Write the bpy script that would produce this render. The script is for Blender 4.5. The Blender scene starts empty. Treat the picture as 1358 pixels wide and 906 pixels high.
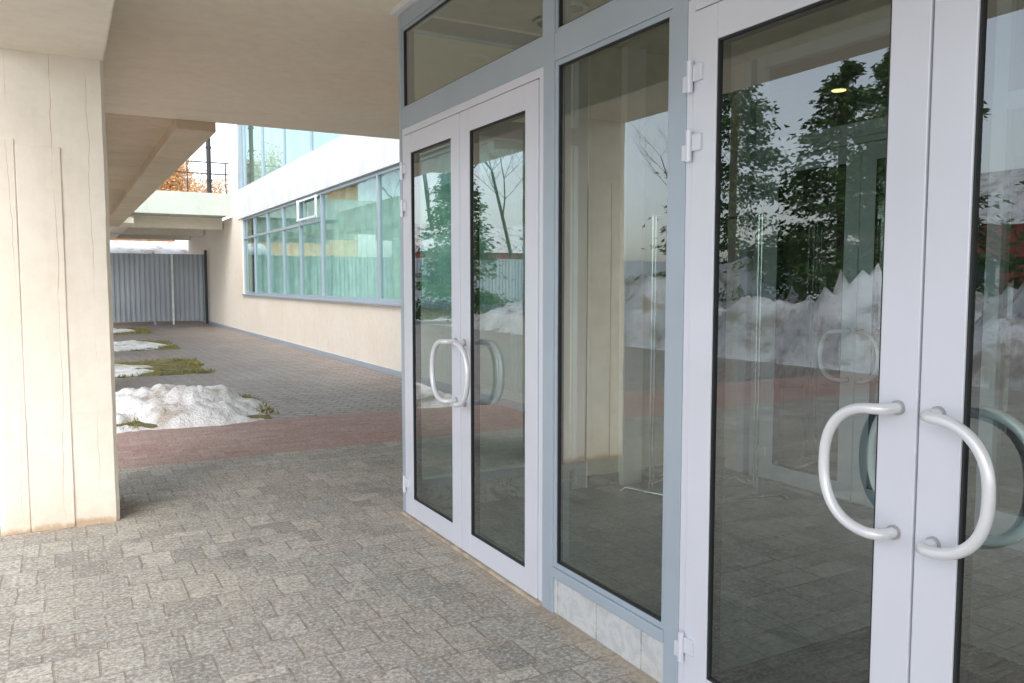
import bpy, bmesh, math, random
from mathutils import Vector, noise, Matrix
random.seed(7)
S=bpy.context.scene
S.view_settings.view_transform='Standard'
S.view_settings.look='None'
S.view_settings.exposure=0
COL=S.collection

# ---------------------------------------------------------------- node helpers
class NT:
    def __init__(s,name):
        s.m=bpy.data.materials.new(name); s.m.use_nodes=True
        s.t=s.m.node_tree; s.t.nodes.clear()
        s.out=s.n('ShaderNodeOutputMaterial')
    def n(s,typ,**kw):
        nd=s.t.nodes.new(typ)
        for k,v in kw.items(): setattr(nd,k,v)
        return nd
    def l(s,a,b): s.t.links.new(a,b)
    def pos(s,scale=(1,1,1),rot=(0,0,0)):
        g=s.n('ShaderNodeNewGeometry'); m=s.n('ShaderNodeMapping')
        m.inputs['Scale'].default_value=scale; m.inputs['Rotation'].default_value=rot
        s.l(g.outputs['Position'],m.inputs['Vector']); return m.outputs[0]
    def noise(s,vec,scale,detail=4,rough=.55,dist=0):
        n=s.n('ShaderNodeTexNoise'); n.inputs['Scale'].default_value=scale
        n.inputs['Detail'].default_value=min(detail,4); n.inputs['Roughness'].default_value=rough
        n.inputs['Distortion'].default_value=dist
        if vec: s.l(vec,n.inputs['Vector'])
        return n.outputs['Fac']
    def ramp(s,fac,stops,interp='LINEAR'):
        r=s.n('ShaderNodeValToRGB'); r.color_ramp.interpolation=interp
        e=r.color_ramp.elements
        while len(e)<len(stops): e.new(.5)
        for i,(p,c) in enumerate(stops):
            e[i].position=p; e[i].color=(c[0],c[1],c[2],1) if hasattr(c,'__len__') else (c,c,c,1)
        s.l(fac,r.inputs[0]); return r.outputs[0]
    def mix(s,fac,a,b,mode='MIX'):
        m=s.n('ShaderNodeMix',data_type='RGBA',blend_type=mode)
        for sock,v in ((m.inputs[0],fac),(m.inputs[6],a),(m.inputs[7],b)):
            if hasattr(v,'is_linked') : s.l(v,sock)
            elif hasattr(v,'__len__'): sock.default_value=(v[0],v[1],v[2],1)
            else: sock.default_value=v
        return m.outputs[2]
    def math(s,op,a,b=None,clamp=False):
        m=s.n('ShaderNodeMath',operation=op,use_clamp=clamp)
        for i,v in enumerate((a,b)):
            if v is None: continue
            if hasattr(v,'is_linked'): s.l(v,m.inputs[i])
            else: m.inputs[i].default_value=v
        return m.outputs[0]
    def bump(s,h,strength=.3,dist=.01,normal=None):
        b=s.n('ShaderNodeBump'); b.inputs['Strength'].default_value=strength
        b.inputs['Distance'].default_value=dist; s.l(h,b.inputs['Height'])
        if normal: s.l(normal,b.inputs['Normal'])
        return b.outputs[0]
    def bsdf(s,col,rough=.6,normal=None,metal=0,spec=.5,**kw):
        p=s.n('ShaderNodeBsdfPrincipled')
        for nm,v in (('Base Color',col),('Roughness',rough),('Metallic',metal),('Specular IOR Level',spec)):
            if hasattr(v,'is_linked'): s.l(v,p.inputs[nm])
            elif hasattr(v,'__len__'): p.inputs[nm].default_value=(v[0],v[1],v[2],1)
            else: p.inputs[nm].default_value=v
        for k,v in kw.items(): p.inputs[k].default_value=v
        if normal: s.l(normal,p.inputs['Normal'])
        s.l(p.outputs[0],s.out.inputs[0]); return p

def plain(name,col,rough=.5,metal=0,var=.12,scale=6,bump=.0,bscale=80):
    N=NT(name); v=N.pos()
    f=N.noise(v,scale,2)
    c=N.ramp(f,[(.3,[x*(1-var) for x in col]),(.7,[min(1,x*(1+var*.6)) for x in col])])
    nm=None
    if bump: nm=N.bump(N.noise(v,bscale,2),bump,.004)
    N.bsdf(c,rough,nm,metal); return N.m

def plaster(name,c1,c2,crack=False,board=False,stain=(.50,.37,.22),stamt=.5):
    N=NT(name); v=N.pos()
    big=N.noise(v,.9,4,.6,.4); fine=N.noise(v,9,4,.65)
    c=N.mix(N.ramp(big,[(.35,0),(.7,1)]),c1,c2)
    vs=N.pos((3,3,.35)); st=N.noise(vs,1.4,4,.7)
    if board: st=N.noise(N.pos((.35,2.2,1)),1.2,4,.7)
    c=N.mix(N.math('MULTIPLY',N.ramp(st,[(.54,0),(.78,1)]),stamt),c,stain)
    c=N.mix(N.ramp(fine,[(.3,.14),(.6,0)]),c,(c1[0]*.6,c1[1]*.55,c1[2]*.5))
    h=N.noise(v,12,4,.6)
    if crack:
        sep=N.n('ShaderNodeSeparateXYZ'); N.l(v,sep.inputs[0])
        wob=N.math('MULTIPLY',N.math('SUBTRACT',N.noise(N.pos((.4,.4,.7)),2.2,4,.6),.5),.09)
        x=N.math('ADD',sep.outputs[0],wob)
        tot=None
        for k,(cx,w) in enumerate(((-.24,.0012),(-.02,.0016),(.17,.0012))):
            d=N.math('ABSOLUTE',N.math('SUBTRACT',x,cx))
            l=N.math('LESS_THAN',d,w)
            tot=l if tot is None else N.math('MAXIMUM',tot,l)
        msk=N.math('MULTIPLY',tot,N.ramp(N.noise(N.pos((2,2,1)),2.1,3),[(.42,0),(.56,1)]))
        c=N.mix(N.math('MULTIPLY',msk,.7),c,(.42,.25,.12))
        z=N.ramp(N.math('ADD',sep.outputs[2],N.math('MULTIPLY',fine,.25)),[(.08,1),(.36,0)])
        c=N.mix(N.math('MULTIPLY',z,.3),c,(.46,.33,.2))
        z=N.ramp(N.math('ADD',sep.outputs[2],N.math('MULTIPLY',fine,.12)),[(.07,1),(.10,0)])
        c=N.mix(N.math('MULTIPLY',z,.6),c,(.38,.22,.10))
    N.bsdf(c,.85,N.bump(h,.3,.008),spec=.25); return N.m

def paver(name,cols,mortar,bw,rh,rot=0,wave=0,dirt=(.40,.35,.26),dirtamt=.5,ms=.006,crackle=.5,wet=.75,parquet=0,m0=.85,m1=.35,edge=False):
    N=NT(name); v0=N.pos((1,1,1),(0,0,rot))
    nz=N.n('ShaderNodeTexNoise'); nz.inputs['Scale'].default_value=7 if not wave else 9; nz.inputs['Detail'].default_value=1
    N.l(v0,nz.inputs['Vector'])
    vm=N.n('ShaderNodeVectorMath',operation='SCALE'); vm.inputs['Scale'].default_value=.018+wave
    sb=N.n('ShaderNodeVectorMath',operation='SUBTRACT'); N.l(nz.outputs['Color'],sb.inputs[0]); sb.inputs[1].default_value=(.5,.5,.5)
    N.l(sb.outputs[0],vm.inputs[0])
    ad=N.n('ShaderNodeVectorMath',operation='ADD'); N.l(v0,ad.inputs[0]); N.l(vm.outputs[0],ad.inputs[1]); v=ad.outputs[0]
    def brick(vec,w,h_,off):
        b=N.n('ShaderNodeTexBrick'); b.offset=off; b.inputs['Scale'].default_value=1; b.inputs['Brick Width'].default_value=w
        b.inputs['Row Height'].default_value=h_; b.inputs['Mortar Size'].default_value=ms; b.inputs['Mortar Smooth'].default_value=.4
        b.inputs['Color1'].default_value=(0,0,0,1); b.inputs['Color2'].default_value=(1,1,1,1); b.inputs['Mortar'].default_value=(.5,.5,.5,1)
        N.l(vec,b.inputs['Vector']); return b.outputs['Color'],b.outputs['Fac']
    if parquet:
        P=parquet
        c1,f1=brick(v,P/2,P/3,.5); c2,f2=brick(v,P/3,P/2,.5)
        ch=N.n('ShaderNodeTexVoronoi',distance='CHEBYCHEV'); ch.inputs['Scale'].default_value=1/P; ch.inputs['Randomness'].default_value=0
        N.l(v,ch.inputs['Vector']); sp_=N.n('ShaderNodeSeparateColor'); N.l(ch.outputs['Color'],sp_.inputs[0])
        k=N.math('GREATER_THAN',sp_.outputs[0],.55)
        bc=N.mix(k,c1,c2); bf=N.mix(k,f1,f2)
    else: bc,bf=brick(v,bw,rh,.5)
    n=len(cols)
    c=N.ramp(bc,[(i/(n-1) if n>1 else 0,cc) for i,cc in enumerate(cols)])
    big=N.noise(v0,.7,4,.65,.3)
    sp=N.noise(v0,55,3,.75); sp2=N.noise(v0,14,4,.7)
    c=N.mix(N.math('MULTIPLY',N.ramp(sp2,[(.36,1),(.58,0)]),.4),c,[x*.45 for x in cols[0]])
    c=N.mix(N.ramp(big,[(.42,0),(.68,dirtamt)]),c,dirt)
    c=N.mix(N.ramp(sp,[(.38,.6),(.5,0)]),c,(.15,.13,.11))
    c=N.mix(N.ramp(sp,[(.53,0),(.66,.6)]),c,[min(.8,x*1.65) for x in cols[1]])
    mv=N.math('MULTIPLY',bf,N.ramp(sp2,[(.4,m0),(.62,m1)]))
    c=N.mix(mv,c,mortar)
    if crackle:
        vo=N.n('ShaderNodeTexVoronoi',feature='DISTANCE_TO_EDGE'); vo.inputs['Scale'].default_value=22
        N.l(N.pos((1,1.7,1)),vo.inputs['Vector'])
        e=N.ramp(vo.outputs['Distance'],[(.0,1),(.09,0)])
        m=N.math('MULTIPLY',e,N.ramp(N.noise(v0,3.3,2),[(.35,0),(.6,crackle)]))
        c=N.mix(m,c,(.17,.145,.115))
    if edge:
        sep=N.n('ShaderNodeSeparateXYZ'); N.l(v0,sep.inputs[0])
        mr=N.n('ShaderNodeMapRange'); mr.inputs['From Min'].default_value=1.88; mr.inputs['From Max'].default_value=2.02
        N.l(N.math('ADD',sep.outputs[0],N.math('MULTIPLY',sp2,.24)),mr.inputs['Value'])
        yl=N.math('LESS_THAN',sep.outputs[1],4.92)
        c=N.mix(N.math('MULTIPLY',N.math('MULTIPLY',mr.outputs[0],yl),.6),c,(.42,.34,.25))
    h=N.math('SUBTRACT',N.math('MULTIPLY',sp2,.8),N.math('MULTIPLY',bf,.5))
    N.bsdf(c,wet,N.bump(h,.6,.006),spec=.35); return N.m

def glassmat(name,tint,f0=.10,power=3.5,ripple=.03,gc=(.93,.97,.97)):
    N=NT(name); g0=N.n('ShaderNodeNewGeometry')
    dt=N.n('ShaderNodeVectorMath',operation='DOT_PRODUCT'); N.l(g0.outputs['Normal'],dt.inputs[0]); N.l(g0.outputs['Incoming'],dt.inputs[1])
    a=N.math('ABSOLUTE',dt.outputs['Value']); a=N.math('SUBTRACT',1.0,a,clamp=True); a=N.math('POWER',a,power)
    f=N.math('ADD',N.math('MULTIPLY',a,1-f0),f0,clamp=True)
    t=N.n('ShaderNodeBsdfTransparent'); t.inputs[0].default_value=(*tint,1)
    g=N.n('ShaderNodeBsdfGlossy'); g.inputs['Roughness'].default_value=0.0; g.inputs[0].default_value=(*gc,1)
    nb=N.bump(N.noise(N.pos((1,1,.6)),1.6,1,.4),ripple,.05); N.l(nb,g.inputs['Normal'])
    m=N.n('ShaderNodeMixShader'); N.l(f,m.inputs[0]); N.l(t.outputs[0],m.inputs[1]); N.l(g.outputs[0],m.inputs[2])
    N.l(m.outputs[0],N.out.inputs[0]); return N.m

M={}
M['cream']=plaster('cream_plaster',(.80,.72,.61),(.84,.78,.70),stamt=.15)
M['pillar']=plaster('pillar_plaster',(.80,.73,.62),(.85,.79,.70),crack=True,stamt=.2)
M['soffit']=plaster('soffit_plaster',(.87,.77,.62),(.90,.82,.69),board=True,stamt=.18)
M['beam']=plaster('beam_plaster',(.86,.79,.66),(.89,.82,.71),board=True,stamt=.16)
M['gallery']=plaster('gallery_plaster',(.62,.51,.37),(.72,.61,.46),board=True,stamt=.5)
M['deck']=plaster('deck_plaster',(.50,.57,.51),(.57,.61,.55),stamt=.25)
M['white_plaster']=plain('white_plaster',(.68,.69,.69),.8,0,.08,2)
M['grey_paver']=paver('grey_pavers',[(.25,.25,.235),(.44,.425,.38),(.35,.35,.325),(.52,.50,.45)],(.24,.20,.15),.235,.118,0,ms=.006,parquet=.48,dirt=(.50,.45,.37),m0=.8,m1=.35,edge=True)
M['red_paver']=paver('red_pavers',[(.36,.225,.195),(.44,.30,.26),(.40,.265,.23),(.48,.36,.32)],(.25,.18,.15),.2,.1,0,dirt=(.48,.40,.36),dirtamt=.5,crackle=0)
M['brown_paver']=paver('brown_pavers',[(.24,.195,.17),(.33,.27,.235),(.28,.25,.23),(.38,.33,.29)],(.065,.055,.045),.24,.14,math.radians(38),wave=.05,dirt=(.36,.34,.33),dirtamt=.5,ms=.015,crackle=0,wet=.5)
M['kerb']=plain('sandy_concrete',(.46,.39,.30),.9,0,.3,12,.6,60)
M['alu_grey']=plain('grey_aluminium',(.40,.47,.54),.3,.2,.05,3)
M['alu_white']=plain('white_aluminium',(.67,.69,.76),.28,.1,.04,2)
M['white']=plain('white_paint',(.8,.8,.8),.4)
M['gasket']=plain('rubber_gasket',(.02,.022,.024),.6)
M['handle']=plain('brushed_handle',(.74,.75,.78),.25,.2,.03)
M['chrome']=plain('chrome',(.75,.77,.78),.12,1.0,.03)
M['bracket']=plain('grey_bracket',(.42,.42,.42),.4,.4)
M['glass']=glassmat('clear_glass',(.68,.80,.77),.20,3.3,.008)
M['wglass']=glassmat('window_glass',(.72,.88,.85),.10,4.0,.02,(.72,.86,.88))
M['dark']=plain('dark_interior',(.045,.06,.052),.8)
M['lobbywall']=plain('lobby_wall',(.36,.34,.27),.8)
M['beige']=plain('beige_interior',(.62,.57,.42),.8)
M['curtain']=plain('pale_curtain',(.62,.77,.71),.9,0,.2,3)
M['drape']=plain('green_drape',(.12,.16,.14),.9)
N=NT('marble_plinth'); v=N.pos((1,1,1),(0,math.radians(90),0))
b=N.n('ShaderNodeTexBrick'); b.offset=0; b.inputs['Scale'].default_value=1; b.inputs['Brick Width'].default_value=.6;b.inputs['Row Height'].default_value=.3
b.inputs['Mortar Size'].default_value=.004; b.inputs['Color1'].default_value=(.44,.465,.475,1); b.inputs['Color2'].default_value=(.52,.53,.53,1); b.inputs['Mortar'].default_value=(.3,.28,.25,1)
N.l(v,b.inputs['Vector']); nn=N.noise(v,7,4,.7,1.5)
c=N.mix(N.ramp(nn,[(.4,0),(.52,.5),(.64,0)]),b.outputs['Color'],(.66,.67,.67)); c=N.mix(N.ramp(N.noise(v,3,3),[(.55,0),(.75,.5)]),c,(.40,.33,.25))
N.bsdf(c,.45); M['plinth']=N.m
N=NT('lobby_floor_tile'); v=N.pos()
b=N.n('ShaderNodeTexBrick'); b.offset=0; b.inputs['Scale'].default_value=1; b.inputs['Brick Width'].default_value=.3;b.inputs['Row Height'].default_value=.3
b.inputs['Mortar Size'].default_value=.004; b.inputs['Color1'].default_value=(.15,.165,.155,1); b.inputs['Color2'].default_value=(.20,.215,.20,1); b.inputs['Mortar'].default_value=(.10,.10,.095,1)
N.l(v,b.inputs['Vector']); c=N.mix(N.ramp(N.noise(v,22,3,.7),[(.4,0),(.7,.3)]),b.outputs['Color'],(.34,.34,.31)); N.bsdf(c,.4); M['tile']=N.m
N=NT('snow'); v=N.pos(); nn=N.noise(v,1.6,4,.7,.4)
c=N.ramp(nn,[(.36,(.44,.39,.33)),(.47,(.72,.71,.70)),(.6,(.84,.86,.88))])
c=N.mix(N.ramp(N.noise(v,26,3,.8),[(.32,.6),(.43,0)]),c,(.24,.19,.14))
N.bsdf(c,.6,N.bump(N.noise(v,9,4,.7),.9,.05)); M['snow']=N.m
N=NT('soil_moss'); v=N.pos(); nn=N.noise(v,4,4,.7)
c=N.ramp(nn,[(.3,(.07,.055,.035)),(.45,(.17,.15,.06)),(.6,(.25,.24,.09)),(.75,(.30,.26,.13))]); N.bsdf(c,.95,N.bump(N.noise(v,50,2,.8),1,.03)); M['soil']=N.m
N=NT('snowy_ground'); v=N.pos(); nn=N.noise(v,.12,4,.7,.3)
c=N.ramp(nn,[(.36,(.22,.2,.17)),(.45,(.62,.62,.62)),(.6,(.8,.82,.85))]); N.bsdf(c,.8); M['ground']=N.m
def leafmat(name,a,bc):
    N=NT(name); v=N.pos(); c=N.ramp(N.noise(v,2.2,2,.7),[(.3,a),(.7,bc)])
    N.bsdf(c,.8,spec=.2); return N.m
M['ever']=leafmat('evergreen_needles',(.035,.07,.025),(.12,.20,.06))
M['orange']=leafmat('orange_twigs',(.50,.26,.10),(.72,.46,.24))
M['grassy']=leafmat('moss_grass',(.16,.14,.035),(.36,.33,.11))
M['bark']=plain('bark',(.10,.08,.065),.9,0,.4,8)
M['lbark']=plain('larch_bark',(.34,.22,.13),.9,0,.3,8)
M['fence']=plain('grey_sheet_metal',(.38,.42,.46),.45,.1,.12,.8)
M['iron']=plain('dark_iron',(.03,.032,.035),.5)
M['redwall']=plain('red_board_wall',(.40,.08,.06),.8,0,.25,3)
M['orangewall']=plain('ochre_wall',(.62,.36,.17),.8,0,.25,2)
M['matg']=plain('doormat_rib',(.05,.052,.05),.8)
N=NT('lit_lamp_diffuser'); em=N.n('ShaderNodeEmission'); em.inputs[0].default_value=(1,.6,.25,1); em.inputs[1].default_value=5; N.l(em.outputs[0],N.out.inputs[0]); M['lit']=N.m

# ---------------------------------------------------------------- mesh helpers
def empty(name,loc=(0,0,0)):
    e=bpy.data.objects.new(name,None); COL.objects.link(e); e.location=loc; e.empty_display_size=.3; return e
def link(o,par):
    COL.objects.link(o)
    if par is not None:
        o.parent=par; o.matrix_parent_inverse=Matrix.Translation(par.location).inverted()
    return o
def box(name,x0,x1,y0,y1,z0,z1,mat,par=None,bev=0):
    bm=bmesh.new(); bmesh.ops.create_cube(bm,size=1)
    for v in bm.verts:
        v.co=Vector(((x0+x1)/2+v.co.x*(x1-x0),(y0+y1)/2+v.co.y*(y1-y0),(z0+z1)/2+v.co.z*(z1-z0)))
    if bev: bmesh.ops.bevel(bm,geom=bm.edges[:],offset=bev,segments=2,affect='EDGES',profile=.6)
    me=bpy.data.meshes.new(name); bm.to_mesh(me); bm.free(); me.materials.append(mat)
    return link(bpy.data.objects.new(name,me),par)
def meshobj(name,vs,fs,mat,par=None,smooth=False):
    me=bpy.data.meshes.new(name); me.from_pydata([tuple(v) for v in vs],[],fs); me.materials.append(mat)
    if smooth: me.polygons.foreach_set('use_smooth',[True]*len(me.polygons))
    me.update(); return link(bpy.data.objects.new(name,me),par)
def pane_x(name,x,y0,y1,z0,z1,mat,par):
    return meshobj(name,[(x,y0,z0),(x,y0,z1),(x,y1,z1),(x,y1,z0)],[(0,1,2,3)],mat,par)
def pane_y(name,y,x0,x1,z0,z1,mat,par):
    return meshobj(name,[(x0,y,z0),(x1,y,z0),(x1,y,z1),(x0,y,z1)],[(0,1,2,3)],mat,par)
def tube(name,pts,r,mat,par=None,caps=True,res=5):
    cu=bpy.data.curves.new(name,'CURVE'); cu.dimensions='3D'; cu.bevel_depth=r; cu.bevel_resolution=res; cu.use_fill_caps=caps
    sp=cu.splines.new('POLY'); sp.points.add(len(pts)-1)
    for p,q in zip(sp.points,pts): p.co=(*q,1)
    sp.use_smooth=True
    cu.materials.append(mat); return link(bpy.data.objects.new(name,cu),par)
def disc(name,c,axis,r,h,mat,par,seg=32):
    bm=bmesh.new(); bmesh.ops.create_cone(bm,cap_ends=True,segments=seg,radius1=r,radius2=r,depth=h)
    q=Vector(axis).to_track_quat('Z','Y').to_matrix().to_4x4()
    bm.transform(Matrix.Translation(c)@q); me=bpy.data.meshes.new(name); bm.to_mesh(me); bm.free(); me.materials.append(mat)
    return link(bpy.data.objects.new(name,me),par)
def sheet(name,x0,x1,y0,y1,z,mat):
    return meshobj(name,[(x0,y0,z),(x1,y0,z),(x1,y1,z),(x0,y1,z)],[(0,1,2,3)],mat)

# ---------------------------------------------------------------- ground
sheet('ground',-300,300,-200,400,-.03,M['ground'])
sheet('grey_pavement',-7.7,4.65,-25,7.13,0,M['grey_paver'])
sheet('red_pavement',-7.7,4.65,7.13,8.93,0,M['red_paver'])
sheet('brown_pavement',-7.7,4.65,8.93,36,0,M['brown_paver'])

# ---------------------------------------------------------------- canopy, pillars, gallery
can=empty('concrete_canopy',(0,0,3.2))
box('ceiling_slab',-.9,4.6,-9,9.2,3.2,3.75,M['soffit'],can)
box('edge_beam',-.37,.27,-9,9.19,2.835,3.198,M['beam'],can,.012)
gal=empty('gallery_walkway',(0,15,3.2))
box('gallery_slab',-.9,1.10,9.205,26,3.22,3.8,M['gallery'],gal)
box('gallery_edge_beam',1.10,1.50,9.205,26,3.10,3.8,M['gallery'],gal,.01)
box('gallery_pillar_beam',-.37,.27,9.205,26,2.9,3.218,M['beam'],gal)
def pillar(y,name='concrete_pillar'):
    bm=bmesh.new(); nx,nz=8,40; x0,x1=-.37,.27; y0,y1=y,y+.62
    c=.022
    pts=[(x0+c,y0),(-.25,y0),(-.13,y0),(0,y0),(.12,y0),(x1-c,y0),(x1,y0+c),(x1,y0+.3),(x1,y1-c),(x1-c,y1),(0,y1),(x0+c,y1),(x0,y1-c),(x0,y0+.3),(x0,y0+c)]
    rows=[]
    for k in range(nz+1):
        z=2.835*k/nz; r=[]
        for (px,py) in pts:
            n=noise.noise(Vector((px*3,py*3,z*2.2)))*.007+noise.noise(Vector((px*9,py*9,z*9)))*.004
            d=Vector((px+.05,py-(y+.31),0)).normalized()
            r.append(bm.verts.new((px+d.x*n,py+d.y*n,z)))
        rows.append(r)
    m=len(pts)
    for k in range(nz):
        for i in range(m):
            bm.faces.new((rows[k][i],rows[k][(i+1)%m],rows[k+1][(i+1)%m],rows[k+1][i]))
    me=bpy.data.meshes.new(name); bm.to_mesh(me); bm.free(); me.materials.append(M['pillar'])
    e=empty(name,(-.05,y+.3,0)); link(bpy.data.objects.new('shaft',me),e)
    for (a,b_,z0,z1) in ((-.345,-.215,.0,2.33),(-.21,.02,.0,2.30)):
        box('plaster_board_face',a,b_,y-.007,y+.01,z0,z1,M['pillar'],e,.004)
for y in (-3.1,5.56,12.0,17.6,23.6): pillar(y)

# ---------------------------------------------------------------- vestibule facade
XF=1.895; XG=1.915
ves=empty('glazed_vestibule',(1.9,2,0))
def gpost(y0,y1,z0=0,z1=3.16): box('mullion',XF,XF+.09,y0,y1,z0,z1,M['alu_grey'],ves,.003)
gpost(4.825,4.87); gpost(3.03,3.12); gpost(2.175,2.255); gpost(.28,.37); gpost(-.6,-.52)
def glazed(y0,y1,z0,z1,mat=None,bead=.03,fr=None,par=None,x=XG):
    fr=fr or M['alu_grey']; par=par or ves
    box('bead',x-.014,x+.03,y0,y0+bead,z0,z1,fr,par,.002); box('bead',x-.014,x+.03,y1-bead,y1,z0,z1,fr,par,.002)
    box('bead',x-.013,x+.029,y0+bead,y1-bead,z0,z0+bead,fr,par,.002); box('bead',x-.013,x+.029,y0+bead,y1-bead,z1-bead,z1,fr,par,.002)
    g=.005; a,b_,c,d=y0+bead,y1-bead,z0+bead,z1-bead
    box('gasket',x-.008,x+.02,a,a+g,c,d,M['gasket'],par); box('gasket',x-.008,x+.02,b_-g,b_,c,d,M['gasket'],par)
    box('gasket',x-.008,x+.02,a+g,b_-g,c,c+g,M['gasket'],par); box('gasket',x-.008,x+.02,a+g,b_-g,d-g,d,M['gasket'],par)
    pane_x('glass_pane',x,a+g,b_-g,c+g,d-g,mat or M['glass'],par)
bays=[(3.12,4.825),(2.255,3.03),(.37,2.175),(-.52,.28)]
for (a,b_) in bays:
    box('transom_bar',XF+.002,XF+.088,a,b_,2.455,2.57,M['alu_grey'],ves,.003)
    box('head_bar',XF+.002,XF+.088,a,b_,3.07,3.158,M['alu_grey'],ves,.003)
    glazed(a,b_,2.571,3.069,bead=.018)
box('head_trim',XF-.04,XF+.14,-.62,4.9,3.162,3.198,M['white'],ves,.003)
for (a,b_) in ((2.255,3.03),(-.52,.28)):
    box('sill_bar',XF-.004,XF+.088,a,b_,.17,.215,M['alu_grey'],ves,.003)
    glazed(a,b_,.216,2.454,bead=.022)
    box('stone_plinth',XF+.012,XF+.10,a-.04,b_+.04,0,.169,M['plinth'],ves,.002)
box('threshold',XF-.02,XF+.15,3.12,4.86,.0,.016,M['kerb'],ves,.003)
box('threshold',XF-.02,XF+.15,.37,2.175,.0,.016,M['kerb'],ves,.003)

def c_handle(y,s,x,out,par,mat):
    """C-shaped pull handle: fixed at (y, z +-.165), bows towards s along Y, stands off along X."""
    zc=1.01; hz=.165; D=.172; off=.07*out
    pts=[(x,y,zc+hz),(x+off*.55,y,zc+hz),(x+off*.85,y+s*.006,zc+hz),(x+off,y+s*.025,zc+hz-.001)]
    for k in range(1,40):
        th=math.pi*k/40
        yy=(abs(math.sin(th))**.75)*D; zz=math.copysign(abs(math.cos(th))**.85,math.cos(th))*hz
        if yy<.03: continue
        pts.append((x+off,y+s*yy,zc+zz))
    pts+=[(x+off,y+s*.025,zc-hz+.001),(x+off*.85,y+s*.006,zc-hz),(x+off*.55,y,zc-hz),(x,y,zc-hz)]
    tube('pull_handle',pts,.0145,mat,par,res=8)
    for z in (zc+hz,zc-hz): disc('handle_rose',(x+.004*out,y,z),(1,0,0),.019,.010,M['bracket'],par)

def leaf(y0,y1,hinge,par,x=XF-.006,sgn=-1,z0=.02,z1=2.405,hand=True,st=.112,mat=None):
    mat=mat or M['alu_white']
    d=.064
    box('stile',x,x+d,y0,y0+st,z0,z1,mat,par,.004); box('stile',x,x+d,y1-st,y1,z0,z1,mat,par,.004)
    box('bottom_rail',x+.001,x+d-.001,y0+st,y1-st,z0,z0+.115,mat,par,.003); box('top_rail',x+.001,x+d-.001,y0+st,y1-st,z1-.115,z1,mat,par,.003)
    a,b_,c,dd=y0+st,y1-st,z0+.115,z1-.115; g=.006
    box('gasket',x+.005,x+d-.006,a,a+g,c,dd,M['gasket'],par); box('gasket',x+.005,x+d-.006,b_-g,b_,c,dd,M['gasket'],par)
    box('gasket',x+.005,x+d-.006,a+g,b_-g,c,c+g,M['gasket'],par); box('gasket',x+.005,x+d-.006,a+g,b_-g,dd-g,dd,M['gasket'],par)
    pane_x('glass_pane',x+.014,a+g,b_-g,c+g,dd-g,M['glass'],par)
    if hinge>0: hy,my,s=y1,y0+.052,1
    else: hy,my,s=y0,y1-.052,-1
    if hand:
        c_handle(my,s,x,-1,par,M['handle']); c_handle(my,s,x+d,1,par,M['handle'])
    for z in ((2.2,1.97,.22) if s>0 else ()):
        box('hinge_plate',x-.012,x+.002,hy-.052,hy-.010,z-.028,z+.028,mat,par,.003)
        box('hinge_plate_frame',x-.012,x+.002,hy+.008,hy+.04,z-.056,z-.002,mat,par,.003)
        disc('hinge_barrel',(x-.014,hy,z-.01),(0,0,1),.0105,.105,mat,par,16)

def doorpair(ya,yb,name,x=XF,hand=True):
    e=empty(name,(x,(ya+yb)/2,0)); fw=.035
    box('door_frame_jamb',x+.002,x+.075,ya,ya+fw,.017,2.454,M['alu_white'],e,.003)
    box('door_frame_jamb',x+.002,x+.075,yb-fw,yb,.017,2.454,M['alu_white'],e,.003)
    box('door_frame_head',x+.003,x+.074,ya+fw,yb-fw,2.412,2.454,M['alu_white'],e,.003)
    mid=(ya+yb)/2
    leaf(ya+fw+.003,mid-.003,-1,e,x-.006,hand=hand); leaf(mid+.003,yb-fw-.003,1,e,x-.006,hand=hand)
    box('meeting_seal',x+.02,x+.04,mid-.0029,mid+.0029,.03,2.40,M['gasket'],e)
doorpair(3.121,4.824,'glass_double_door')
doorpair(.371,2.174,'glass_double_door')

# side walls of vestibule
box('side_plinth',2.0,3.2,4.80,4.87,0,.16,M['plinth'],ves)
box('side_rail',1.986,3.2,4.79,4.87,.161,.22,M['alu_grey'],ves); box('side_rail',1.986,3.2,4.79,4.87,2.455,2.57,M['alu_grey'],ves); box('side_rail',1.986,3.2,4.79,4.87,3.07,3.158,M['alu_grey'],ves)
pane_y('glass_pane',4.84,1.986,3.2,.22,2.455,M['glass'],ves); pane_y('glass_pane',4.84,1.986,3.2,2.57,3.07,M['glass'],ves)
box('side_post',3.2,3.28,4.79,4.87,0,3.158,M['alu_grey'],ves)
box('side_wall',3.28,4.6,4.77,4.9,0,3.198,M['beige'],ves)
box('side_wall_near',1.99,4.6,-.6,-.53,0,3.198,M['beige'],ves)
box('pilaster',3.55,3.72,4.70,4.769,0.012,3.19,M['cream'],ves,.004)
box('skirting',3.28,4.6,4.752,4.769,.013,.10,M['dark'],ves)
box('vestibule_floor',1.97,4.6,-.53,4.78,.001,.012,M['tile'],ves)
box('vestibule_ceiling',1.99,4.6,-.53,4.77,3.165,3.197,M['beige'],ves)
def drape(name,axis,c,a0,a1,z0,z1,amp,per,mat,par):
    n=int((a1-a0)/per*8)+1; vs=[];fs=[]
    for i in range(n+1):
        a=a0+(a1-a0)*i/n; o=amp*math.sin(2*math.pi*a/per+1.5*math.sin(a*3.1))*(1+.4*math.sin(a*7))
        p=(a,c+o) if axis=='x' else (c+o,a)
        vs+= [(p[0],p[1],z0),(p[0],p[1],z1)]
    for i in range(n): fs.append((2*i,2*i+2,2*i+3,2*i+1))
    return meshobj(name,vs,fs,mat,par,True)
drape('drape','x',4.72,4.0,4.5,.1,2.75,.02,.11,M['drape'],ves)
inn=empty('inner_entrance_screen',(4.65,2,0))
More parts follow.
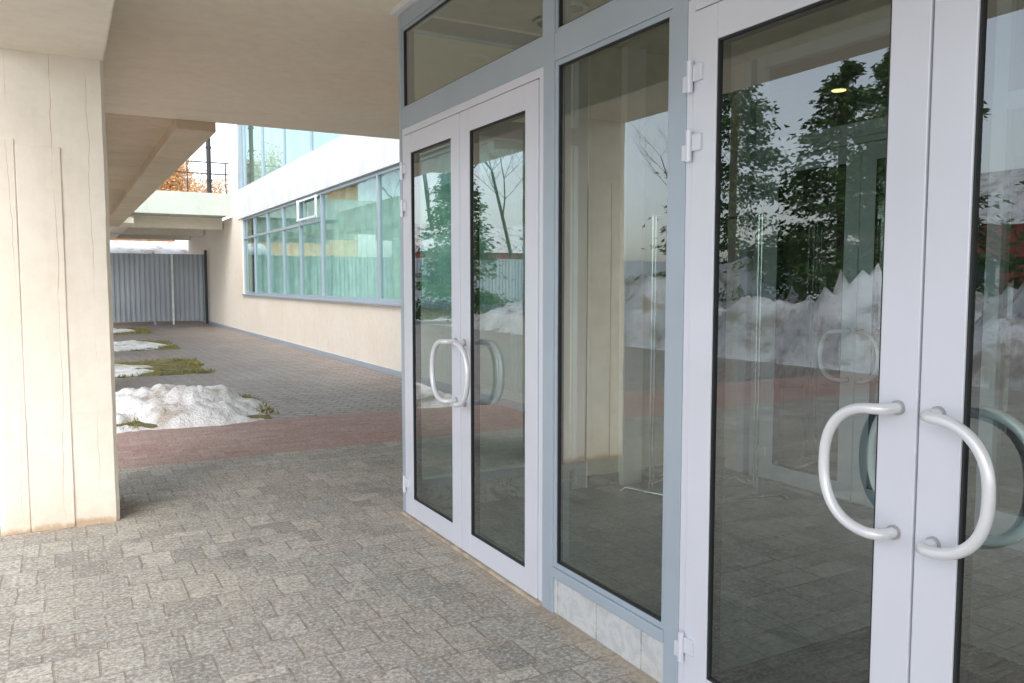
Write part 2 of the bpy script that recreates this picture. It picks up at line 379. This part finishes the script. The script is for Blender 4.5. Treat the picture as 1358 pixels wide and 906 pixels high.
for y in (4.60,4.46,2.68,1.4,0.1,-.52): box('inner_mullion',4.605,4.69,y-.04,y+.04,.0,3.195,M['alu_white'],inn,.003)
for (a,b_) in ((2.72,4.42),(1.44,2.64),(.14,1.36)):
    box('inner_transom',4.607,4.688,a,b_,2.455,2.55,M['alu_white'],inn,.003)
    box('inner_head',4.607,4.688,a,b_,3.08,3.195,M['alu_white'],inn,.003)
    pane_x('glass_pane',4.65,a,b_,2.55,3.08,M['glass'],inn)
for (a,b_) in ((1.44,2.64),(.14,1.36)):
    box('inner_sill',4.607,4.688,a,b_,.0,.2,M['alu_white'],inn,.003); pane_x('glass_pane',4.65,a,b_,.2,2.455,M['glass'],inn)
doorpair(2.721,4.419,'inner_double_door',4.61)
dm=empty('ribbed_doormat',(2.6,1.3,0))
box('mat_base',2.08,3.2,.45,2.2,.0125,.018,M['gasket'],dm)
for i in range(44): box('rib',2.09,3.19,.46+i*.04,.48+i*.04,.0185,.026,M['matg'],dm)
def rack(x,y,ang,name='chrome_coat_rack'):
    e=empty(name,(x,y,0)); ca,sa=math.cos(ang),math.sin(ang)
    P=lambda a,b_,z:(x+a*ca-b_*sa,y+a*sa+b_*ca,z)
    for s in (-.27,-.23,.23,.27): tube('upright',[P(s,0,.08),P(s,0,1.95)],.008,M['chrome'],e)
    for s in (-.25,.25):
        tube('foot',[P(s,-.24,.03),P(s,-.2,.06),P(s,.2,.06),P(s,.24,.03)],.014,M['chrome'],e)
    for z in (.12,1.95): tube('crossbar',[P(-.28,0,z),P(.28,0,z)],.009,M['chrome'],e)
rack(3.72,4.38,.35); rack(4.1,4.12,1.3)
def lamp(x,y,z,mat):
    e=empty('ceiling_lamp',(x,y,z)); disc('trim_ring',(x,y,z-.008),(0,0,1),.10,.016,M['white'],e)
    disc('diffuser',(x,y,z-.019),(0,0,1),.07,.006,mat,e)
lamp(2.75,4.2,3.163,M['lobbywall']); lamp(1.0,4.6,3.198,M['lobbywall']); lamp(1.0,1.5,3.198,M['lobbywall']); lamp(7.1,5.8,3.498,M['lit'])

# ---------------------------------------------------------------- main building
bld=empty('main_building',(4.65,15,0)); X0,X1=4.65,4.93
box('entry_wall_pier',X0,X1,4.66,8.0,0,3.35,M['cream'],bld)
box('entry_wall_near',X0,X1,-9,-.57,0,3.35,M['cream'],bld)
box('entry_lintel',X0+.002,X1,-.57,4.66,3.197,3.35,M['cream'],bld)
box('lower_wall',X0,X1,8.0,24.6,0,1.12,M['cream'],bld)
box('end_wall',X0,X1,24.6,36,0,3.35,M['cream'],bld)
box('base_strip',X0-.02,X0+.01,8.0,36,0,.09,M['alu_grey'],bld)
box('spandrel',X0-.03,X1,-9,25.0,3.352,4.2,M['white_plaster'],bld)
box('spandrel_low',X0,X1,25.0,36,3.352,3.5,M['cream'],bld)
box('window_sill',X0-.05,X0+.06,8.0,24.6,1.122,1.16,M['alu_grey'],bld,.004)
box('parapet',X0-.05,X1,-9,25,6.6,7.4,M['white_plaster'],bld)
box('upper_end_pier',X0,X1,24.75,25,4.202,6.6,M['alu_grey'],bld)
box('roof',X1,16,-9,25,7.0,7.3,M['white_plaster'],bld)
box('low_roof',X1,16,25,36,3.3,3.5,M['cream'],bld)
box('back_wall',15.8,16,-9,36,0,7,M['cream'],bld)
box('gable_wall',X1,15.8,24.8,25,3.5,7,M['cream'],bld)
box('gable_wall_near',X1,15.8,-9,-8.8,0,7,M['cream'],bld)
box('far_wall',X1,15.8,35.8,36,0,3.3,M['cream'],bld)
box('mid_floor',X1,15.8,-8.8,24.8,3.5,3.9,M['lobbywall'],bld)
box('lobby_floor',4.69,15.8,-8.8,8,.001,.012,M['tile'],bld)
box('hall_floor',X1,15.8,8.2,35.8,.0,.3,M['lobbywall'],bld)
box('partition',X1,15.8,8.0,8.15,.012,3.5,M['lobbywall'],bld)
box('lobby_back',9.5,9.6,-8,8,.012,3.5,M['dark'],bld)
def bwin(y0,y1,z0,z1,tr=None):
    x=X0+.08; w=.035
    box('window_mullion',x-.04,x+.04,y0-w,y0+w,z0,z1,M['alu_grey'],bld,.003)
    box('window_frame',x-.035,x+.035,y0+w,y1-w,z0,z0+.06,M['alu_grey'],bld,.003)
    box('window_frame',x-.035,x+.035,y0+w,y1-w,z1-.06,z1,M['alu_grey'],bld,.003)
    if tr: box('window_frame',x-.036,x+.036,y0+w,y1-w,tr-.03,tr+.03,M['alu_grey'],bld,.003)
    t=random.uniform(-.004,.004)
    meshobj('window_glass',[(x+t,y0,z0+.05),(x-t,y1,z0+.05),(x-t,y1,z1-.05),(x+t,y0,z1-.05)],[(0,3,2,1)],M['wglass'],bld)
ys=[8.0,9.7,11.4,13.1,16.5,18.2,19.8,21.5,23.1,24.56]
for a,b_ in zip(ys[:-1],ys[1:]): bwin(a,b_,1.16,3.35,2.78 if a>=16.4 else None)
box('window_mullion',X0+.04,X0+.12,24.53,24.598,1.16,3.35,M['alu_grey'],bld)
box('open_vent',X0-.06,X0-.03,16.6,18.1,2.84,2.88,M['white'],bld); box('open_vent',X0-.01,X0+.02,16.6,18.1,3.26,3.30,M['white'],bld)
box('open_vent',X0-.045,X0-.005,16.6,16.65,2.84,3.3,M['white'],bld); box('open_vent',X0-.045,X0-.005,18.05,18.1,2.84,3.3,M['white'],bld)
yy=-8.6
while yy<24.6:
    bwin(yy,min(yy+2.35,24.72),4.2,6.6); yy+=2.35
drape('curtain','y',5.0,8.3,24.5,.9,3.34,.055,.33,M['curtain'],bld)
drape('upper_curtain','y',5.05,12,24.6,4.2,6.6,.05,.5,M['curtain'],bld)

# deck / bridge
dk=empty('concrete_footbridge',(3,28,3.8))
box('deck_slab',-.9,4.6,26.005,36,3.56,4.15,M['deck'],dk)
box('deck_kerb',-.9,4.6,25.96,26.004,3.52,4.19,M['deck'],dk,.01)
for y in (27.5,31.5,35): box('deck_crossbeam',-.9,4.6,y,y+.35,3.2,3.558,M['beam'],dk)
box('deck_long_beam',1.5,1.9,26.1,36,3.22,3.4,M['beam'],dk)
rl=empty('iron_railing',(3,26.1,4.19))
for z in (4.78,5.12): tube('rail',[(1.2,26.1,z),(4.6,26.1,z)],.018,M['iron'],rl)
for x in (1.3,2.4,3.4,4.5): tube('rail_post',[(x,26.1,4.15),(x,26.1,5.12)],.018,M['iron'],rl)
up=empty('lamp_post',(4.1,26.6,4.15)); tube('pole',[(4.08,26.5,4.15),(4.08,26.5,8.5)],.07,M['iron'],up); tube('arm',[(4.08,26.5,8.4),(3.2,26.5,8.7)],.04,M['iron'],up)
box('lamp_head',2.9,3.3,26.42,26.58,8.66,8.74,M['iron'],up,.01)
for z in (4.6,5.6,6.3): box('bracket',4.0,4.16,26.42,26.58,z,z+.05,M['iron'],up)

# ---------------------------------------------------------------- corrugated fence
fe=empty('corrugated_metal_fence',(0,31,0))
vs=[];fs=[]; x=-32.; per=.16; i=0
prof=[(0,0),(.05,0),(.08,.03),(.13,.03)]
while x<4.5:
    for (a,o) in prof:
        vs+=[(x+a,31-o,.12),(x+a,31-o,2.5)]
    x+=per
n=len(vs)//2
for i in range(n-1): fs.append((2*i,2*i+2,2*i+3,2*i+1))
meshobj('sheets',vs,fs,M['fence'],fe)
for x in [-31+k*2.6 for k in range(14)]: box('fence_post',x,x+.08,31.02,31.1,0,2.55,M['fence'],fe)
box('gate_post',3.4,3.46,30.86,30.92,0,2.5,M['white'],fe); box('end_post',4.52,4.6,30.85,30.98,0,2.65,M['iron'],fe)

# ---------------------------------------------------------------- snow, planters
def mound(name,x0,x1,y0,y1,h,seed,mat,step=.06,thr=.1,rough=1.):
    nx=int((x1-x0)/step);ny=int((y1-y0)/step);vs=[];fs=[]
    for j in range(ny+1):
        for i in range(nx+1):
            x=x0+(x1-x0)*i/nx;y=y0+(y1-y0)*j/ny;u=i/nx*2-1;w=j/ny*2-1
            f=max(0,1-(abs(u)**3))*max(0,1-abs(w)**3)
            a=noise.fractal(Vector((x*.9*rough+seed,y*.9*rough,seed)),1,2,5)
            b_=noise.fractal(Vector((x*4+seed,y*4,3)),1,2,4)
            z=h*(f*(.75+a*.9)-thr-.28*(1-f))+b_*.07*h/.35*f
            vs.append((x,y,max(z,-.05)))
    for j in range(ny):
        for i in range(nx):
            a=j*(nx+1)+i; q=(a,a+1,a+nx+2,a+nx+1)
            if max(vs[k][2] for k in q)>-.049: fs.append(q)
    return meshobj(name,vs,fs,mat,None,True)
def soil(x0,x1,y0,y1,seed):
    e=empty('planting_bed',((x0+x1)/2,(y0+y1)/2,0)); random.seed(seed)
    n=60; vs=[];fs=[]
    for j in range(n+1):
        for i in range(n+1):
            u=i/n*2-1;w=j/n*2-1;x=x0+(x1-x0)*i/n;y=y0+(y1-y0)*j/n
            f=min(1,(1-max(abs(u),abs(w)))*6)
            vs.append((x,y,-.006+f*(.025+.03*noise.noise(Vector((x*5,y*5,seed))))))
    for j in range(n):
        for i in range(n):
            a=j*(n+1)+i; fs.append((a,a+1,a+n+2,a+n+1))
    meshobj('soil_surface',vs,fs,M['soil'],e,True)
    vs=[];fs=[]
    for k in range(5000):
        x=random.uniform(x0-.05,x1+.06);y=random.uniform(y0-.03,y1+.03)
        if noise.noise(Vector((x*1.6,y*1.6,seed)))<-.12: continue
        h=random.uniform(.02,.07);a=random.uniform(0,6.28);w=.006+random.random()*.008
        dx,dy=math.cos(a)*w,math.sin(a)*w;lx,ly=random.uniform(-.04,.04),random.uniform(-.04,.04);b_=len(vs)
        vs+=[(x-dx,y-dy,.0),(x+dx,y+dy,.0),(x+lx,y+ly,h)];fs.append((b_,b_+1,b_+2))
    meshobj('grass_tufts',vs,fs,M['grassy'],e)
soil(-.3,2.05,8.96,10.9,1); soil(-.3,2.15,14.0,16.8,2); soil(-.3,2.25,19.4,22.6,3); soil(-.3,2.3,25.6,28.8,4)
mound('snow_pile',-.8,2.3,8.72,10.8,.36,4,M['snow'],.03,.02)
mound('snow_pile',-.5,1.6,14.0,15.9,.13,9,M['snow'],.05,.04)
mound('snow_pile',-.5,2.3,19.3,21.8,.13,5,M['snow'],.06,.06)
mound('snow_pile',-.5,2.2,25.6,28.4,.12,6,M['snow'],.08,.06)
mound('snow_bank',-16,-7.2,-14,30,1.9,12,M['snow'],.2,.08,.35)

# ---------------------------------------------------------------- trees
def conifer(x,y,h,r,seed,n=14000,base=.3):
    random.seed(seed); e=empty('spruce_tree',(x,y,0))
    tube('trunk',[(x,y,0),(x+.03,y,h*.5),(x,y,h*.97)],.1,M['bark'],e,res=3)
    # individual drooping boughs radiating from the trunk, each carrying needle sprays
    boughs=[]
    for k in range(150):
        t=(k+random.random())/150; z=base+t*(h-base)
        boughs.append((z,random.uniform(0,6.283),r*(1-t)**.85*random.uniform(.6,1.15)+.12))
    vs=[];fs=[]
    for k in range(n):
        z0,a,R=boughs[int(len(boughs)*random.random()**1.35)]
        d=R*random.random()**.6; sp=.10+.16*d
        px=x+math.cos(a)*d+random.gauss(0,sp*.7); py=y+math.sin(a)*d+random.gauss(0,sp*.7); pz=z0+.10*d-.16*d*d/ max(R,.3)+random.gauss(0,.09)
        s=random.uniform(.07,.17); b_=len(vs)
        o=Vector((math.cos(a),math.sin(a),-.3+random.uniform(-.6,.6))).normalized()*s
        q=Vector((random.uniform(-1,1),random.uniform(-1,1),random.uniform(-1,1))).normalized()*s*.4
        p=Vector((px,py,max(pz,.05))); vs+=[p-q,p+q,p+o+q*.2,p+o-q*.2]; fs.append((b_,b_+1,b_+2,b_+3))
    meshobj('needles',vs,fs,M['ever'],e)
conifer(-12.8,11.6,7.4,2.7,1); conifer(-13.8,14.2,7.0,2.8,2); conifer(-12.6,16.8,8.0,2.7,3)
conifer(-9.2,27.6,6.2,2.0,4); conifer(-19.5,37,9,3.0,5); conifer(-14.5,8.2,5.8,2.4,6); conifer(-22,19,9.5,3.2,8)

def bare(x,y,h,seed,mat=None,name='bare_birch_tree',twig=0,tmat=None):
    random.seed(seed); vs=[];fs=[];tw=[]
    def seg(p,q,r0,r1,n=5):
        d=(q-p).normalized(); s=d.orthogonal().normalized(); t=d.cross(s); b_=len(vs)
        for (c,r) in ((p,r0),(q,r1)):
            for i in range(n):
                a=2*math.pi*i/n; vs.append(c+s*math.cos(a)*r+t*math.sin(a)*r)
        for i in range(n): fs.append((b_+i,b_+(i+1)%n,b_+n+(i+1)%n,b_+n+i))
    def grow(p,d,L,r,lv):
        steps=3
        for k in range(steps):
            d2=(d+Vector((random.uniform(-.2,.2),random.uniform(-.2,.2),random.uniform(-.05,.2)))).normalized()
            q=p+d2*L/steps; r2=r*.82; seg(p,q,r,r2,5 if lv<2 else 3)
            if lv<4:
                for _ in range(2 if lv>0 else (2 if k>0 else 0)):
                    a=random.uniform(0,6.28); side=Vector((math.cos(a),math.sin(a),random.uniform(.2,.7))).normalized()
                    grow(q,(d2*.5+side).normalized(),L*random.uniform(.45,.62),r2*.5,lv+1)
            else: tw.append(q)
            p,d,r=q,d2,r2
    grow(Vector((x,y,-.1)),Vector((0,0,1)),h,h*.018,0)
    e=empty(name,(x,y,0)); meshobj('trunk_and_branches',vs,fs,mat or M['bark'],e)
    if twig:
        tv=[];tf=[]
        for q in tw:
            for _ in range(twig):
                o=Vector((random.gauss(0,.3),random.gauss(0,.3),random.gauss(-.1,.35)));c=q+o;u=Vector((random.gauss(0,1),random.gauss(0,1),random.gauss(0,1.5))).normalized()*random.uniform(.08,.2)
                w=u.orthogonal().normalized()*.04;b_=len(tv);tv+=[c-w,c+w,c+u];tf.append((b_,b_+1,b_+2))
        meshobj('twigs',tv,tf,tmat,e)
for k,(x,y,h) in enumerate(((-19,40,8),(-27,13,9),(-18,48,9),(-32,40,10),(-14,55,10),(-26,7,9),(-24,10.5,8))): bare(x,y,h,20+k)
for k,(x,y,h) in enumerate(((1.5,44,4.6),(3.9,44.5,4.6))): bare(x,y,h,50+k,mat=M['lbark'],name='larch_tree',twig=6,tmat=M['orange'])

# ---------------------------------------------------------------- houses
def house(name,x0,x1,y0,y1,hw,hr,wall,face,nwin=4):
    e=empty(name,((x0+x1)/2,(y0+y1)/2,0))
    box('walls',x0,x1,y0,y1,0,hw,wall,e)
    yc=(y0+y1)/2; o=.5; t=.25
    if face=='x':
        xc=(x0+x1)/2
        vs=[(x0-o,y0-o,hw-.1),(x1+o,y0-o,hw-.1),(xc,y0-o,hw+hr),(x0-o,y1+o,hw-.1),(x1+o,y1+o,hw-.1),(xc,y1+o,hw+hr)]
    else:
        vs=[(x0-o,y0-o,hw-.1),(x0-o,y1+o,hw-.1),(x0-o,yc,hw+hr),(x1+o,y0-o,hw-.1),(x1+o,y1+o,hw-.1),(x1+o,yc,hw+hr)]
    meshobj('snowy_roof',vs,[(0,1,2),(3,5,4),(0,2,5,3),(1,4,5,2),(0,3,4,1)],M['snow'],e)
    for st in range(2 if hw>5 else 1):
      za,zb=.9+st*3.4,2.5+st*3.4
      for k in range(nwin):
        if face=='x':
            yy=y0+(y1-y0)*(k+.5)/nwin
            box('window_trim',x1,x1+.06,yy-.55,yy+.55,za,zb,M['white'],e); box('window_pane',x1+.05,x1+.08,yy-.42,yy+.42,za+.1,zb-.1,M['dark'],e); box('window_bar',x1+.07,x1+.1,yy-.03,yy+.03,za+.1,zb-.1,M['white'],e)
        else:
            xx=x0+(x1-x0)*(k+.5)/nwin
            box('window_trim',xx-.55,xx+.55,y0-.06,y0,za,zb,M['white'],e); box('window_pane',xx-.42,xx+.42,y0-.08,y0-.05,za+.1,zb-.1,M['dark'],e); box('window_bar',xx-.03,xx+.03,y0-.1,y0-.07,za+.1,zb-.1,M['white'],e)
house('red_wooden_house',-40,-31,14,27,4.0,2.8,M['redwall'],'x',5)
house('red_wooden_house',-27,-15,44,52,3.4,1.8,M['redwall'],'y',4)
house('snow_roofed_shed',1.9,5.0,36.6,39,2.75,.5,M['orangewall'],'y',2)
house('ochre_timber_house',-6,5.4,47,54,7.6,.8,M['orangewall'],'y',3)

# ---------------------------------------------------------------- light
W=bpy.data.worlds.new('World'); S.world=W; W.use_nodes=True; t=W.node_tree; t.nodes.clear()
sky=t.nodes.new('ShaderNodeTexSky'); sky.sky_type='NISHITA'; sky.sun_disc=False
EL,AZ=48,215
sky.sun_elevation=math.radians(EL); sky.sun_rotation=math.radians(AZ); sky.dust_density=2; sky.air_density=1.0
hs=t.nodes.new('ShaderNodeHueSaturation'); hs.inputs['Saturation'].default_value=.42; hs.inputs['Value'].default_value=2.9
bg=t.nodes.new('ShaderNodeBackground'); bg.inputs[1].default_value=.15; wo=t.nodes.new('ShaderNodeOutputWorld')
t.links.new(sky.outputs[0],hs.inputs['Color']); t.links.new(hs.outputs[0],bg.inputs[0]); t.links.new(bg.outputs[0],wo.inputs[0])
L=bpy.data.lights.new('sun','SUN'); L.energy=1.3; L.angle=math.radians(35); L.color=(1,.94,.87)
lo=bpy.data.objects.new('sun',L); COL.objects.link(lo)
d=Vector((math.sin(math.radians(AZ))*math.cos(math.radians(EL)),math.cos(math.radians(AZ))*math.cos(math.radians(EL)),math.sin(math.radians(EL))))
lo.rotation_euler=d.to_track_quat('Z','Y').to_euler(); lo.location=(-10,-10,20)

# ---------------------------------------------------------------- camera
cam=bpy.data.cameras.new('camera'); cam.sensor_width=36; cam.lens=36*1070/1358; cam.clip_end=1500; cam.clip_start=.05
co=bpy.data.objects.new('camera',cam); COL.objects.link(co); co.location=(0,0,1.5)
co.rotation_euler=(math.radians(90-4.2),0,math.radians(-29.1))
S.camera=co
